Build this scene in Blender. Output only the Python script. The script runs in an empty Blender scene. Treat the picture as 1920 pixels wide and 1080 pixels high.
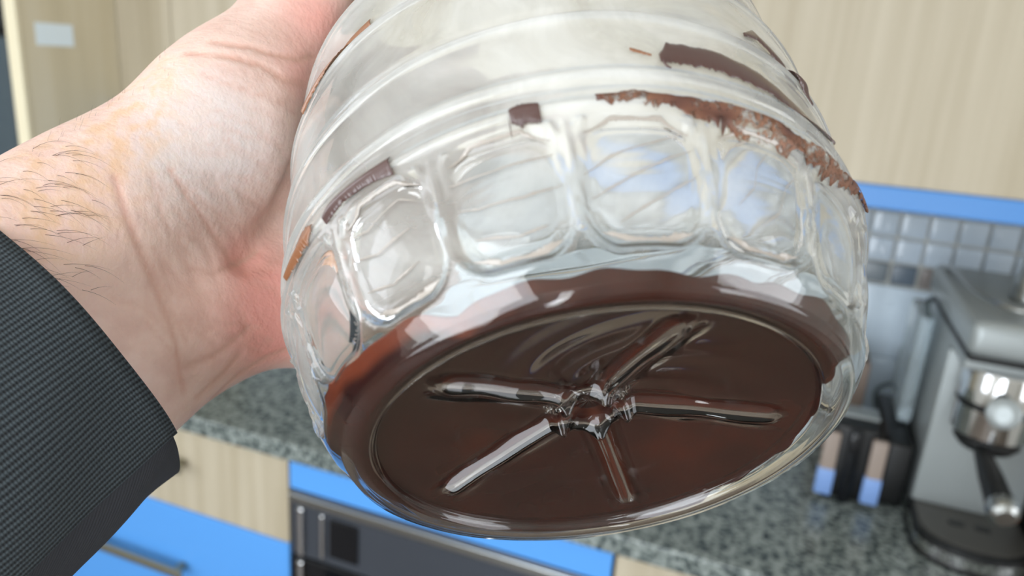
import bpy, bmesh, math, random
import numpy as np
from mathutils import Vector, Matrix
from mathutils.bvhtree import BVHTree
C = bpy.context.scene.collection
random.seed(7); rng = np.random.default_rng(7)
PI = math.pi

# ------------------------------------------------------------------ camera, light, exposure
CAMZ = 1.57
F = 1405.0
RX = np.array([.93168143, -.16509671, .32359355])      # kitchen axes seen from the camera
RY = np.array([.35661874, .24590383, -.90130704])
RZ = np.array([.06922993, .95513056, .28798061])
R = np.array([RX, RY, RZ])
CAM = np.array([0, 0, CAMZ])
cd = bpy.data.cameras.new('camera'); cam = bpy.data.objects.new('camera', cd); C.objects.link(cam)
M = Matrix([[*R[0], 0], [*R[1], 0], [*R[2], CAMZ], [0, 0, 0, 1]])
cam.matrix_world = M
cd.sensor_width = 36; cd.lens = F / 1920 * 36; cd.clip_start = .01
cd.dof.use_dof = True; cd.dof.focus_distance = .155; cd.dof.aperture_fstop = 15.0
bpy.context.scene.camera = cam

W = bpy.data.worlds.new('world'); bpy.context.scene.world = W; W.use_nodes = True
bg = W.node_tree.nodes['Background']; bg.inputs[0].default_value = (.62, .78, 1, 1); bg.inputs[1].default_value = 1.6

def area(name, loc, rot, sx, sy, power, col):
    l = bpy.data.lights.new(name, 'AREA'); l.shape = 'RECTANGLE'; l.size = sx; l.size_y = sy; l.energy = power; l.color = col
    o = bpy.data.objects.new(name, l); C.objects.link(o); o.location = loc; o.rotation_euler = rot; return o
# daylight through the balcony door behind the camera and through the side window on the left
area('daylight_door', (-.50, -1.78, 1.30), (-PI/2+PI, 0, 0), 1.25, 2.1, 56, (.93, .97, 1))
area('daylight_side', (-2.38, -1.0, 1.72), (0, -PI/2, 0), 1.5, 1.3, 26, (.97, .98, 1))
area('fill_right', (2.28, -.2, 1.6), (0, PI/2, 0), 1.3, 1.3, 20, (1, .98, .95))  # unseen fill lamp added to brighten the tall side panel and the arm
area('low_streak_lamp', (.79, -1.79, .72), (-PI/2+PI, 0, 0), .15, .7, 4.5, (.95, .98, 1))  # unseen narrow lamp added low to put bright streaks on the tiles
sc = bpy.context.scene
sc.view_settings.view_transform = 'Standard'; sc.view_settings.look = 'None'
sc.view_settings.gamma = 1; sc.view_settings.use_curve_mapping = False
sc.view_settings.exposure = -0.15
sc.cycles.max_bounces = 16; sc.cycles.transmission_bounces = 16; sc.cycles.transparent_max_bounces = 16
sc.cycles.diffuse_bounces = 5; sc.cycles.glossy_bounces = 6

# ------------------------------------------------------------------ materials
def lin(c): return tuple(((x/255)/12.92 if x/255 <= .04045 else ((x/255+.055)/1.055)**2.4) for x in c) + (1,)
def mat(name, col=(200, 200, 200), rough=.5, metal=0, **kw):
    m = bpy.data.materials.new(name); m.use_nodes = True; nt = m.node_tree
    b = nt.nodes['Principled BSDF']; b.inputs['Base Color'].default_value = lin(col)
    b.inputs['Roughness'].default_value = rough; b.inputs['Metallic'].default_value = metal
    for k, v in kw.items(): b.inputs[k.replace('_', ' ')].default_value = v
    return m
def node(nt, t, **kw):
    n = nt.nodes.new(t)
    for k, v in kw.items():
        if hasattr(n, k): setattr(n, k, v)
        else: n.inputs[k].default_value = v
    return n
def ramp(nt, fac, stops):
    r = nt.nodes.new('ShaderNodeValToRGB'); el = r.color_ramp.elements
    while len(el) < len(stops): el.new(.5)
    for e, (p, c) in zip(el, stops): e.position = p; e.color = lin(c)
    nt.links.new(fac, r.inputs[0]); return r.outputs[0]
def bump(m, src, strength=.3, dist=.001):
    nt = m.node_tree; bp = node(nt, 'ShaderNodeBump'); bp.inputs['Strength'].default_value = strength; bp.inputs['Distance'].default_value = dist
    nt.links.new(src, bp.inputs['Height']); nt.links.new(bp.outputs[0], nt.nodes['Principled BSDF'].inputs['Normal'])
def coords(nt, scale, kind='Object'):
    tc = node(nt, 'ShaderNodeTexCoord'); mp = node(nt, 'ShaderNodeMapping'); mp.inputs['Scale'].default_value = scale
    nt.links.new(tc.outputs[kind], mp.inputs[0]); return mp.outputs[0]
def wood(name, a, b, c):
    m = mat(name, a, .42); nt = m.node_tree
    v = coords(nt, (38, 38, 1.1)); n = node(nt, 'ShaderNodeTexNoise'); n.inputs['Scale'].default_value = 1; n.inputs['Detail'].default_value = 5
    nt.links.new(v, n.inputs['Vector']); col = ramp(nt, n.outputs[0], [(.3, a), (.5, b), (.72, c)])
    nt.links.new(col, nt.nodes['Principled BSDF'].inputs['Base Color']); bump(m, n.outputs[0], .15, .0004); return m
M_wood = wood('pale_wood_laminate', (168, 156, 132), (179, 168, 146), (190, 180, 159))
M_woodside = wood('panel_wood_laminate', (192, 180, 152), (202, 190, 162), (208, 198, 174))
M_edge = mat('cream_edging', (226, 216, 186), .4)
M_blue = mat('blue_laminate', (88, 156, 228), .3)
M_pelmet = mat('blue_pelmet_laminate', (82, 138, 202), .3)
M_blue_dark = mat('blue_edge', (60, 110, 190), .35)
M_white = mat('white_paint', (226, 224, 216), .8)
M_ceil = mat('ceiling_paint', (238, 236, 230), .9)
M_tile = mat('white_glazed_tile', (178, 190, 202), .08)
M_bigtile = mat('large_white_glazed_tile', (188, 202, 214), .14)
M_grout = mat('pale_grout', (190, 190, 184), .8)
M_steel = mat('brushed_steel', (170, 172, 170), .28, 1)
M_chrome = mat('polished_chrome', (205, 205, 205), .09, 1)
M_silver = mat('silver_grey_plastic', (150, 156, 156), .35, .35)
M_black = mat('black_plastic', (7, 8, 9), .45)
M_tray = mat('dark_grey_tray', (78, 76, 72), .4, .3)
M_dark = mat('dark_glass_black', (12, 14, 18), .12)
M_ovensteel = mat('dark_oven_steel', (92, 98, 108), .3, .7)
M_handle = mat('satin_handle_metal', (150, 146, 128), .35, .8)
M_paper = mat('white_paper', (222, 234, 240), .7)
M_floor = mat('floor_tile', (92, 80, 70), .35)
M_pktbeige = mat('beige_wrapper', (142, 128, 118), .4)
M_pktblue = mat('light_blue_wrapper', (120, 152, 205), .4)
M_cord = mat('grey_green_rubber', (70, 82, 84), .5)
M_taupe = mat('taupe_card', (120, 105, 95), .6)
M_brown = mat('brown_wood', (120, 78, 52), .5)
M_fridge = mat('blue_grey_door', (58, 72, 80), .3)
# granite
M_gran = mat('speckled_granite', (90, 100, 96), .22); nt = M_gran.node_tree
v = coords(nt, (1, 1, 1)); n1 = node(nt, 'ShaderNodeTexNoise'); n1.inputs['Scale'].default_value = 75; n1.inputs['Detail'].default_value = 6; n1.inputs['Roughness'].default_value = .7
vo = node(nt, 'ShaderNodeTexVoronoi'); vo.inputs['Scale'].default_value = 110
nt.links.new(v, n1.inputs['Vector']); nt.links.new(v, vo.inputs['Vector'])
mx = node(nt, 'ShaderNodeMath', operation='MULTIPLY'); nt.links.new(n1.outputs[0], mx.inputs[0])
ad = node(nt, 'ShaderNodeMath', operation='ADD'); nt.links.new(vo.outputs['Distance'], ad.inputs[0]); ad.inputs[1].default_value = .55
nt.links.new(ad.outputs[0], mx.inputs[1])
col = ramp(nt, mx.outputs[0], [(.34, (26, 33, 36)), (.43, (66, 77, 78)), (.5, (96, 104, 100)), (.6, (140, 148, 144))])
nt.links.new(col, nt.nodes['Principled BSDF'].inputs['Base Color'])

# ------------------------------------------------------------------ mesh helpers
def tag(o, label=None, cat=None, group=None, kind=None):
    for k, v in (('label', label), ('category', cat), ('group', group), ('kind', kind)):
        if v: o[k] = v
    return o
def link(name, me, m=None, parent=None, smooth=False):
    o = bpy.data.objects.new(name, me); C.objects.link(o)
    if m is not None: me.materials.append(m)
    if parent: o.parent = parent; o.matrix_parent_inverse = Matrix.Translation(-parent.location) if parent.location.length else Matrix()
    if smooth: me.shade_smooth()
    return o
def empty(name, loc, *t, **k):
    o = bpy.data.objects.new(name, None); C.objects.link(o); o.location = loc; o.empty_display_size = .05
    return tag(o, *t, **k)
def bm_box(x0, x1, y0, y1, z0, z1, bev=.0, seg=2, bm=None):
    b = bm or bmesh.new()
    r = bmesh.ops.create_cube(b, size=1, matrix=Matrix.Translation(((x0+x1)/2, (y0+y1)/2, (z0+z1)/2)) @ Matrix.Diagonal((x1-x0, y1-y0, z1-z0, 1)))
    if bev:
        es = list({e for vv in r['verts'] for e in vv.link_edges})
        bmesh.ops.bevel(b, geom=es, offset=bev, segments=seg, affect='EDGES', profile=.5)
    return b
def bm_obj(name, b, m, parent=None, smooth=False):
    me = bpy.data.meshes.new(name); b.to_mesh(me); b.free(); return link(name, me, m, parent, smooth)
def box(name, x0, x1, y0, y1, z0, z1, m, parent=None, bev=.002):
    return bm_obj(name, bm_box(x0, x1, y0, y1, z0, z1, bev), m, parent)
def tube(name, pts, r, m, parent=None, n=10, cyc=False):
    c = bpy.data.curves.new(name, 'CURVE'); c.dimensions = '3D'; c.bevel_depth = r; c.bevel_resolution = 3; c.resolution_u = 6; c.use_fill_caps = True
    s = c.splines.new('NURBS'); s.points.add(len(pts)-1)
    for p, q in zip(s.points, pts): p.co = (*q, 1)
    s.order_u = min(3, len(pts)); s.use_endpoint_u = True
    o = bpy.data.objects.new(name, c); C.objects.link(o)
    dg = bpy.context.evaluated_depsgraph_get(); me = bpy.data.meshes.new_from_object(o.evaluated_get(dg))
    bpy.data.objects.remove(o); me.name = name; me.materials.clear()
    return link(name, me, m, parent, True)
def lathe(name, prof, m, loc, parent=None, n=48, axis=None, sharp=True):
    """prof: list of (r, z)"""
    vs = []; fs = []
    for r, z in prof:
        for i in range(n):
            a = 2*PI*i/n; vs.append((max(r, 1e-5)*math.cos(a), max(r, 1e-5)*math.sin(a), z))
    for j in range(len(prof)-1):
        for i in range(n):
            k = (i+1) % n; fs.append((j*n+i, j*n+k, (j+1)*n+k, (j+1)*n+i))
    q = Vector((0, 0, 1)).rotation_difference(Vector(axis)).to_matrix() if axis is not None else Matrix.Identity(3)
    vs = [q @ Vector(v) + Vector(loc) for v in vs]
    me = bpy.data.meshes.new(name); me.from_pydata(vs, [], fs); me.update()
    o = link(name, me, m, parent, True)
    if sharp: me.set_sharp_from_angle(angle=math.radians(35))
    return o
def at(u, v, y):                       # point of the plane Y=y that lies under a given pixel of the photograph
    d = R @ np.array([u-960, 540-v, -F]); return CAM + d*y/d[1]
def zc(z): return CAMZ + z

# ------------------------------------------------------------------ room shell
CT = CAMZ - .672        # counter top
WY = 1.63               # kitchen wall
PY = 1.28               # upper cabinet fronts
FY = .985               # counter front edge
XL, XR, YB, ZT = -2.4, 2.3, -1.8, 2.5
def st(name, *a, **k): return tag(box(name, *a, **k), kind='structure')
st('floor', XL-.1, XR+.1, YB-.1, WY+.12, -.1, 0, M_floor, bev=0)
st('ceiling', XL-.1, XR+.1, YB-.1, WY+.12, ZT, ZT+.1, M_ceil, bev=0)
wall = st('wall_back', XL, XR, WY+.011, WY+.12, 0, ZT, M_grout, bev=0)

def wall_with_hole(name, ax, p0, p1, u0, u1, a0, a1, z0, z1):
    b = bmesh.new()
    for (s0, s1, c0, c1) in ((u0, a0, 0, ZT), (a1, u1, 0, ZT), (a0, a1, 0, z0), (a0, a1, z1, ZT)):
        if s1-s0 < .001 or c1-c0 < .001: continue
        if ax == 'y': bm_box(s0, s1, p0, p1, c0, c1, 0, bm=b)
        else: bm_box(p0, p1, s0, s1, c0, c1, 0, bm=b)
    return tag(bm_obj(name, b, M_white), kind='structure')
wall_with_hole('wall_front', 'y', YB-.1, YB, XL, .5, -1.13, .13, .2, 2.4)
wall_with_hole('wall_front', 'y', YB-.1, YB, .5, XR, .70, .88, .35, 1.1)  # low opening added for the tile streak lamp
wall_with_hole('wall_left', 'x', XL-.1, XL, YB, WY, -1.68, -.32, .95, 2.48)
wall_with_hole('wall_right', 'x', XR, XR+.1, YB, WY+.12, -.88, .48, .93, 2.27)  # opening added for the right fill lamp
fr = bmesh.new()
for a, b_ in ((-1.13, -1.08), (-.525, -.475), (.08, .13)): bm_box(a, b_, YB-.07, YB-.02, .2, 2.4, .004, bm=fr)
for a, b_ in ((.2, .27), (2.33, 2.4)): bm_box(-1.13, .13, YB-.07, YB-.02, a, b_, .004, bm=fr)
tag(bm_obj('window_1', fr, M_white), kind='structure')

# wall tiles: every one a piece of the wall
P = .0518; G = .0045; X0 = WY*.1327
def tile_mesh(w, h, t, m, pil=.0035):
    b = bm_box(0, w, -t, 0, 0, h, pil, 3); me = bpy.data.meshes.new('tile'); b.to_mesh(me); b.free(); me.materials.append(m); me.shade_smooth(); return me
tm = tile_mesh(P-G, P-G, .009, M_tile)
mos_cols = [(112, 120, 126), (88, 100, 112), (122, 115, 112), (58, 72, 88), (66, 78, 76), (52, 62, 62), (100, 96, 92), (80, 90, 96)]
M_mos = [mat('mosaic_stone', c, .3) for c in mos_cols]
mm = [tile_mesh(P-G*1.6, .0405, .009, m, .002) for m in M_mos]
bigm = tile_mesh(P*5-.002, .148, .009, M_bigtile, .0015)
def put(name, me, x, z):
    o = bpy.data.objects.new(name, me); C.objects.link(o); o.parent = wall; o.location = (x, WY+.009, z)
for k in range(-31, 18):
    x = X0 + k*P
    for j in range(3): put('tile', tm, x, zc(-.329 + j*.0515))
    idx = {-1: 0, 0: 1, 1: 2, 2: 3, 3: 4, 4: 5, 5: 2}.get(k, (k*5) % 8)
    put('mosaic_tile', mm[idx], x+.0015, zc(-.3735))
for k in range(-6, 4):
    for j in range(2): put('large_tile', bigm, X0 + P*5*k - P*2, zc(-.5265 - j*.15))

# ------------------------------------------------------------------ cabinets
tc_ = empty('tall_cabinet', (-1.41, 1.34, 0), 'tall pale wood end panel cabinet at the left of the wall units', 'cabinet')
box('side_panel', -1.428, -1.40, 1.062, WY, 0, 2.45, M_woodside, tc_)
box('front_edging', -1.430, -1.3995, 1.054, 1.062, 0, 2.45, M_edge, tc_, .0015)
s = box('paper_sticker', -1.3995, -1.3985, 1.091, 1.173, zc(-.032), zc(.010), M_paper, bev=.0003)
tag(s, 'small white paper sticker on the side of the tall wooden cabinet', 'sticker')
fg = empty('refrigerator', (-1.75, 1.35, 0), 'dark refrigerator with a blue-grey door at the far left edge', 'refrigerator')
box('casing', -2.08, -1.445, 1.13, WY, .02, 2.1, M_black, fg)
box('door', -2.08, -1.462, 1.075, 1.125, .05, zc(-.02), M_fridge, fg, .006)
box('door', -2.08, -1.462, 1.075, 1.125, zc(-.005), 2.08, M_dark, fg, .006)
def upper(x0, x1, label, k):
    c = empty('wall_cabinet', ((x0+x1)/2, 1.45, zc(-.141)), label, 'cabinet', 'wooden wall cabinets')
    box('carcass', x0, x1, PY+.02, WY, zc(-.141), 2.35, M_woodside, c)
    box('door', x0+.001, x1-.001, PY, PY+.019, zc(-.141), 2.345, M_wood, c, .0012)
upper(-1.3985, -1.25, 'narrow pale wooden wall cabinet beside the tall end panel', 0)
upper(-1.25, -.65, 'pale wooden wall cabinet above the wrist, second from the tall panel', 1)
upper(-.65, -.2, 'pale wooden wall cabinet directly behind the plastic jar', 2)
upper(-.2, .56, 'pale wooden wall cabinet at right above the coffee machine', 3)
pl = box('light_pelmet', -1.3985, .56, PY-.003, PY+.016, zc(-.178), zc(-.1415), M_pelmet, bev=.004)
tag(pl, 'long glossy blue strip along the bottom of the wooden wall cabinets', 'trim')

ct = box('countertop', -1.3985, 2.25, FY, WY+.002, CT-.035, CT, M_gran, bev=.003)
tag(ct, 'speckled grey-green granite countertop running along the tiled wall', 'countertop')
DF = FY+.012
def handle(x0, x1, z, par, lab=None):
    b = bm_box(x0, x1, DF-.034, DF-.024, z-.009, z+.009, .003)
    for x in (x0+.02, x1-.02): bm_box(x-.006, x+.006, DF-.026, DF-.002, z-.006, z+.006, .001, bm=b)
    o = bm_obj('handle', b, M_handle, par)
b1 = empty('base_cabinet', (-1.08, 1.3, 0), 'base cabinet left of the oven with wood drawer above blue drawer', 'cabinet')
box('carcass', -1.398, -.762, DF+.02, WY-.02, .1, CT-.036, M_woodside, b1, .001)
box('plinth', -1.398, -.762, DF+.06, DF+.075, 0, .1, M_blue_dark, b1, .001)
d = box('drawer', -1.396, -.763, DF, DF+.019, zc(-.888), CT-.037, M_wood, b1, .0012); handle(-1.16, -.985, zc(-.78), d)
d = box('drawer', -1.396, -.763, DF, DF+.019, zc(-1.19), zc(-.890), M_blue, b1, .0012); d['label'] = 'blue drawer front'; handle(-1.25, -1.0, zc(-1.02), d)
d = box('drawer', -1.396, -.763, DF, DF+.019, .11, zc(-1.192), M_blue, b1, .0012); d['label'] = 'blue lower drawer front'; handle(-1.25, -1.0, zc(-1.25), d)
b2 = empty('base_cabinet', (.2, 1.3, 0), 'base cabinet at bottom right of the oven with pale wooden front', 'cabinet')
box('carcass', -.158, .6, DF+.02, WY-.02, .1, CT-.036, M_woodside, b2, .001)
box('plinth', -.158, .6, DF+.06, DF+.075, 0, .1, M_blue_dark, b2, .001)
d = box('drawer', -.155, .597, DF, DF+.019, zc(-.888), CT-.037, M_wood, b2, .0012); handle(.15, .33, zc(-.78), d)
box('door', -.155, .597, DF, DF+.019, .11, zc(-.890), M_wood, b2, .0012)
bo = empty('oven_cabinet', (-.46, 1.3, 0), 'blue panelled cabinet housing around the built-in oven', 'cabinet')
box('top_panel', -.759, -.161, DF, DF+.019, zc(-.768), CT-.037, M_blue, bo, .0015)
box('bottom_panel', -.759, -.161, DF, DF+.019, .11, .20, M_blue, bo, .0015)
ov = empty('oven', (-.46, 1.2, .2), 'built-in dark steel oven under the blue panel', 'oven')
box('casing', -.75, -.17, DF+.03, WY-.06, .205, zc(-.772), M_black, ov, .001)
box('control_panel', -.757, -.163, DF-.002, DF+.028, zc(-.905), zc(-.771), M_ovensteel, ov, .003)
box('top_trim', -.757, -.163, DF-.008, DF-.002, zc(-.792), zc(-.774), M_steel, ov, .002)
box('display', -.672, -.612, DF-.006, DF-.001, zc(-.885), zc(-.806), M_dark, ov, .002)
box('trim_bar', -.738, -.725, DF-.012, DF-.001, zc(-.900), zc(-.797), M_chrome, ov, .004)
box('trim_bar', -.690, -.682, DF-.010, DF-.001, zc(-.893), zc(-.800), M_chrome, ov, .003)
dr = box('door', -.757, -.163, DF-.004, DF+.028, .21, zc(-.907), M_dark, ov, .004)
box('door_trim', -.738, -.725, DF-.014, DF-.003, zc(-1.05), zc(-.909), M_chrome, dr, .004)
tube('door_handle', [(-.70, DF-.04, zc(-.95)), (-.22, DF-.04, zc(-.95))], .009, M_chrome, dr)

# ------------------------------------------------------------------ espresso machine
em = empty('espresso_machine', (.35, 1.3, CT), 'slim silver espresso machine with chrome group head on the granite worktop', 'coffee machine')
ex0, ex1 = .268, .425
def rbox(name, x0, x1, y0, y1, z0, z1, m, par, bev, seg=4):
    o = bm_obj(name, bm_box(x0, x1, y0, y1, z0, z1, bev, seg), m, par, True); o.data.set_sharp_from_angle(angle=math.radians(40)); return o
rbox('body', ex0+.004, ex1, 1.262, 1.50, CT+.004, CT+.365, M_silver, em, .008)
rbox('front_plate', ex0, ex1-.004, 1.250, 1.264, CT+.036, CT+.300, M_silver, em, .004)
rbox('head_housing', ex0-.004, ex1+.002, 1.13, 1.50, CT+.328, CT+.380, M_silver, em, .014)
rbox('dark_joint', ex0, ex1, 1.135, 1.46, CT+.320, CT+.330, M_black, em, .003)
rbox('brew_housing', ex0+.003, ex1, 1.16, 1.40, CT+.300, CT+.321, M_silver, em, .004)
tr = bmesh.new()
r_ = [];
for i in range(13):
    a = PI + PI*i/12; r_.append((.346 + .079*math.cos(a), 1.18 + .055*math.sin(a)))
def prism(pts, z0, z1):
    b = bmesh.new(); lo = [b.verts.new((x, y, z0)) for x, y in pts]; hi = [b.verts.new((x, y, z1)) for x, y in pts]
    b.faces.new(hi); b.faces.new(lo[::-1])
    for i in range(len(pts)): k = (i+1) % len(pts); b.faces.new((lo[i], lo[k], hi[k], hi[i]))
    return b
tr.free()
foot = [(.346-.079, 1.262)] + r_ + [(.346+.079, 1.262)]
sc2 = lambda s: [(.346+(x-.346)*s, 1.262+(y-1.262)*s) for x, y in foot]
bm_obj('base', prism(sc2(1.05), CT, CT+.007), M_black, em)
bm_obj('chrome_band', prism(sc2(1.02), CT+.007, CT+.024), M_chrome, em, True).data.set_sharp_from_angle(angle=math.radians(50))
bm_obj('drip_tray', prism(sc2(1.0), CT+.024, CT+.034), M_black, em)
gr_ = bm_obj('grid_plate', prism(sc2(.93), CT+.034, CT+.0365), M_tray, em)
for i, x in enumerate((.326, .362)):
    rbox('slot', x-.011, x+.011, 1.196, 1.210, CT+.0362, CT+.0372, M_black, gr_, .0004, 1)
gx, gy = .332, 1.195
lathe('group_head', [(0, CT+0.3020), (.050, CT+0.3020), (.052, CT+0.2990), (.052, CT+0.2530), (.047, CT+0.2500), (.047, CT+0.2460), (.051, CT+0.2430), (.051, CT+0.2030), (.047, CT+0.1990), (0, CT+0.1990)], M_chrome, (gx, gy, 0), em, 64)
lathe('gasket_ring', [(.0475, CT+0.2450), (.0525, CT+0.2455), (.0525, CT+0.2505), (.0475, CT+0.2510)], M_black, (gx, gy, 0), em, 64)
lathe('basket_ring', [(0, CT+0.1990), (.044, CT+0.1990), (.044, CT+0.1870), (.036, CT+0.1770), (0, CT+0.1770)], M_black, (gx, gy, 0), em, 48)
kn = at(1882, 775, 1.125)
lathe('steam_dial', [(0, 0), (.019, 0), (.0215, .003), (.0215, .009), (.018, .012), (.008, .013), (0, .0125)], M_silver, kn, em, 40, (-.25, -.9, .25))
tube('dial_stem', [tuple(kn), (kn[0]-.004, 1.17, kn[2])], .008, M_steel, em)
ha, hb, hc = at(1838, 838, 1.165), at(1866, 905, 1.09), at(1880, 958, 1.035)
def cone(name, p0, p1, prof, m, par, n=32):
    p0, p1 = Vector(p0), Vector(p1); L = (p1-p0).length
    return lathe(name, [(r, z*L) for r, z in prof], m, p0, par, n, (p1-p0).normalized())
pf = cone('portafilter_handle', ha, hc, [(0, 0), (.009, 0), (.011, .1), (.0155, .5), (.017, .8), (.018, .93), (0, .93)], M_black, em)
cone('end_cap', Vector(ha).lerp(Vector(hc), .92), Vector(ha).lerp(Vector(hc), 1.12), [(0, 0), (.0185, 0), (.020, .3), (.018, .75), (.012, .97), (0, 1)], M_steel, pf)
# small clear water tank at the back left, its dark lid handle
mt = mat('clear_tank_plastic', (215, 225, 228), .1, 0, Transmission_Weight=.8, IOR=1.3)
rbox('water_tank', ex0-.028, ex0-.006, 1.36, 1.48, CT+.12, CT+.315, mt, em, .006)
tube('tank_handle', [(ex0-.018, 1.36, CT+.312), (ex0-.022, 1.36, CT+.330), (ex0-.018, 1.40, CT+.335), (ex0-.008, 1.42, CT+.330)], .004, M_cord, em)
tube('cup_rail', [(ex0+.01, 1.45, CT+0.3790), (ex0+.01, 1.45, CT+0.3950), (ex0+.012, 1.16, CT+0.3950), (ex1-.02, 1.145, CT+0.3950), (ex1-.012, 1.45, CT+0.3950), (ex1-.012, 1.45, CT+0.3790)], .004, M_steel, em)
rbox('side_slab', ex1+.004, ex1+.02, 1.20, 1.49, CT+.02, CT+.30, M_black, em, .004)  # plain black slab along the right side of the body

# little jug on top of the machine
jg = lathe('metal_jug', [(0, 0), (.034, 0), (.036, .003), (.034, .03), (.029, .055), (.031, .066), (.029, .066), (.027, .055), (.031, .03), (.032, .005), (0, .004)], M_steel, (.375, 1.30, CT+.3805), None, 40)
tag(jg, 'small steel jug resting on top of the espresso machine', 'jug')

# black holder with two slim packets
hd = empty('black_holder', (.17, 1.3, CT), 'black upright ribbed holder on the granite between two slim packets', 'holder')
rbox('body', .138, .205, 1.262, 1.34, CT, CT+.135, M_black, hd, .005)
rbox('front_ridge', .160, .180, 1.247, 1.266, CT, CT+.132, M_dark, hd, .005)
rbox('top_ledge', .136, .207, 1.300, 1.345, CT+.135, CT+.141, M_silver, hd, .002)
def packet(x, y, label):
    o = empty('slim_packet', (x, y, CT), label, 'packet', 'slim packets beside the black holder')
    rbox('wrapper', x-.012, x+.012, y, y+.012, CT+.012, CT+.125, M_pktbeige, o, .003)
    rbox('blue_band', x-.0135, x+.0135, y-.0015, y+.0135, CT+.010, CT+.058, M_pktblue, o, .003)
packet(.135, 1.245, 'slim beige and light blue packet left of the black holder')
packet(.207, 1.245, 'slim beige and light blue packet right of the black holder')
bx = rbox('black_box', .222, .262, 1.275, 1.50, CT, CT+.115, M_black, None, .006)
tag(bx, 'plain black box standing between holder and espresso machine', 'box')
tb = rbox('taupe_carton', .125, .195, 1.45, 1.55, CT, CT+.185, M_taupe, None, .004)
tag(tb, 'small brownish-grey carton behind the black holder', 'carton')
so = empty('wall_socket', (.30, WY, CT+.12), 'round grey wall socket with plug behind the black box', 'socket')
rbox('plate', .262, .338, WY-.012, WY+.001, CT+.10, CT+.176, M_silver, so, .004)
lathe('socket_ring', [(.019, 0), (.024, 0), (.024, .012), (.019, .012), (.019, .002)], M_cord, (.30, WY-.012, CT+.138), so, 32, (0, -1, 0))
lathe('plug', [(0, 0), (.015, 0), (.015, .02), (.009, .03), (0, .03)], M_pktblue, (.30, WY-.012, CT+.138), so, 24, (0, -1, 0))
cordpts = [at(1650, 800, 1.5), at(1637, 745, 1.52), at(1650, 722, 1.55), at(1700, 716, 1.55), at(1745, 738, 1.5), at(1775, 760, 1.51)]
cr = tube('power_cord', [tuple(p) for p in cordpts], .0042, M_cord); tag(cr, 'dark grey power cord arching behind the black box', 'cord')
wb = rbox('wooden_block', .452, .53, 1.12, 1.22, CT, CT+.11, M_brown, None, .006)
tag(wb, 'brown wooden block at the right edge beside the espresso machine', 'block')

# ------------------------------------------------------------------ plastic jar, held tilted with its base towards the camera
S = .75
JC = np.array([.02170317, -.04063475, -.18901926]); JA = -np.array([.09774693, -.77404632, .62553803]); JA /= np.linalg.norm(JA)
J1 = np.array([1., 0, 0]) - JA[0]*JA; J1 /= np.linalg.norm(J1); J2 = np.cross(JA, J1); J2 = J2 if J2[2] > 0 else -J2
def cam2w(p): return CAM + (R @ np.atleast_2d(p).T).T
AMPI = .4
KH = np.array([0, .002, .006, .014, .025, .04, .06, .085, .115, .15, .20, .235, .26, .262, .30])
KR = np.array([.0612, .0640, .0675, .0722, .0764, .0797, .0809, .0815, .0797, .0694, .0574, .050, .046, .044, .044])
def smooth_profile(h):
    # Catmull-like smoothing of the profile
    return sum(np.interp(h+o, KH, KR)*w for o, w in ((-.004, .15), (-.002, .2), (0, .3), (.002, .2), (.004, .15)))
def jar_h_rows():
    return np.concatenate([np.linspace(.0, .006, 9)[1:], np.linspace(.0066, .037, 64), np.linspace(.0376, .125, 110), np.linspace(.128, .30, 34)])
NP = 17; TH0 = math.radians(106.6)
def panel_disp(th, h, amp=1.):
    w = 2*PI/NP; d = (th - TH0 + w/2) % w - w/2                # angle from the middle of the nearest panel
    x = np.abs(d)*.080; y = np.abs(h - .0205)
    hx, hy, rc = .0141, .0130, .0080
    qx = np.maximum(x-hx+rc, 0); qy = np.maximum(y-hy+rc, 0)
    sd = np.sqrt(qx**2+qy**2) + np.minimum(np.maximum(x-hx, y-hy), 0) - rc*((qx > 0) | (qy > 0))
    sd = np.sqrt(qx**2+qy**2) - rc + np.minimum(np.maximum(x-hx+rc, y-hy+rc), 0)
    k = 1/(1+np.exp(sd/.00045))
    xd = (w/2-np.abs(d))*.080                                  # V-shaped folds between neighbouring panels
    vee = (h > .0105)*(h < .0335)*(.0009*np.exp(-((xd-(h-.010)*.150)/.00045)**2) - .0006*np.exp(-((xd-(h-.014)*.075)/.0005)**2))
    flat = .080*(1/np.cos(np.minimum(np.abs(d), .2)) - 1)*1.0
    lip = .0007*np.exp(-(sd/.0011)**2)
    return amp*(k*(-.0025 + .0*flat - .0*d) + k*.0017*np.clip(1-(x/.0145)**2, 0, 1)*np.clip(1-(y/.0138)**2, 0, 1) + lip + k*.0003*np.exp(-((sd+.0024)/.0005)**2)) + amp*vee
RINGS = [(.0365, .0011, .0014), (.0425, -.0008, .0012), (.0445, .0012, .0016), (.0645, .0013, .0016), (.0665, -.0009, .0013), (.0900, .0013, .0018), (.092, -.0009, .0015), (.116, .0012, .002), (.14, .0012, .002)]
def r_outer(th, h, amp=1.):
    r = smooth_profile(h) + panel_disp(th, h, amp)
    for h0, a_, w_ in RINGS: r = r + amp*a_*np.exp(-((h-h0)/w_)**2)
    r = r + amp*.00022*np.sin(3*th+h*160)*np.exp(-((h-.08)/.06)**2) + amp*.00012*np.sin(11*th-h*330)
    return r
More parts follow.
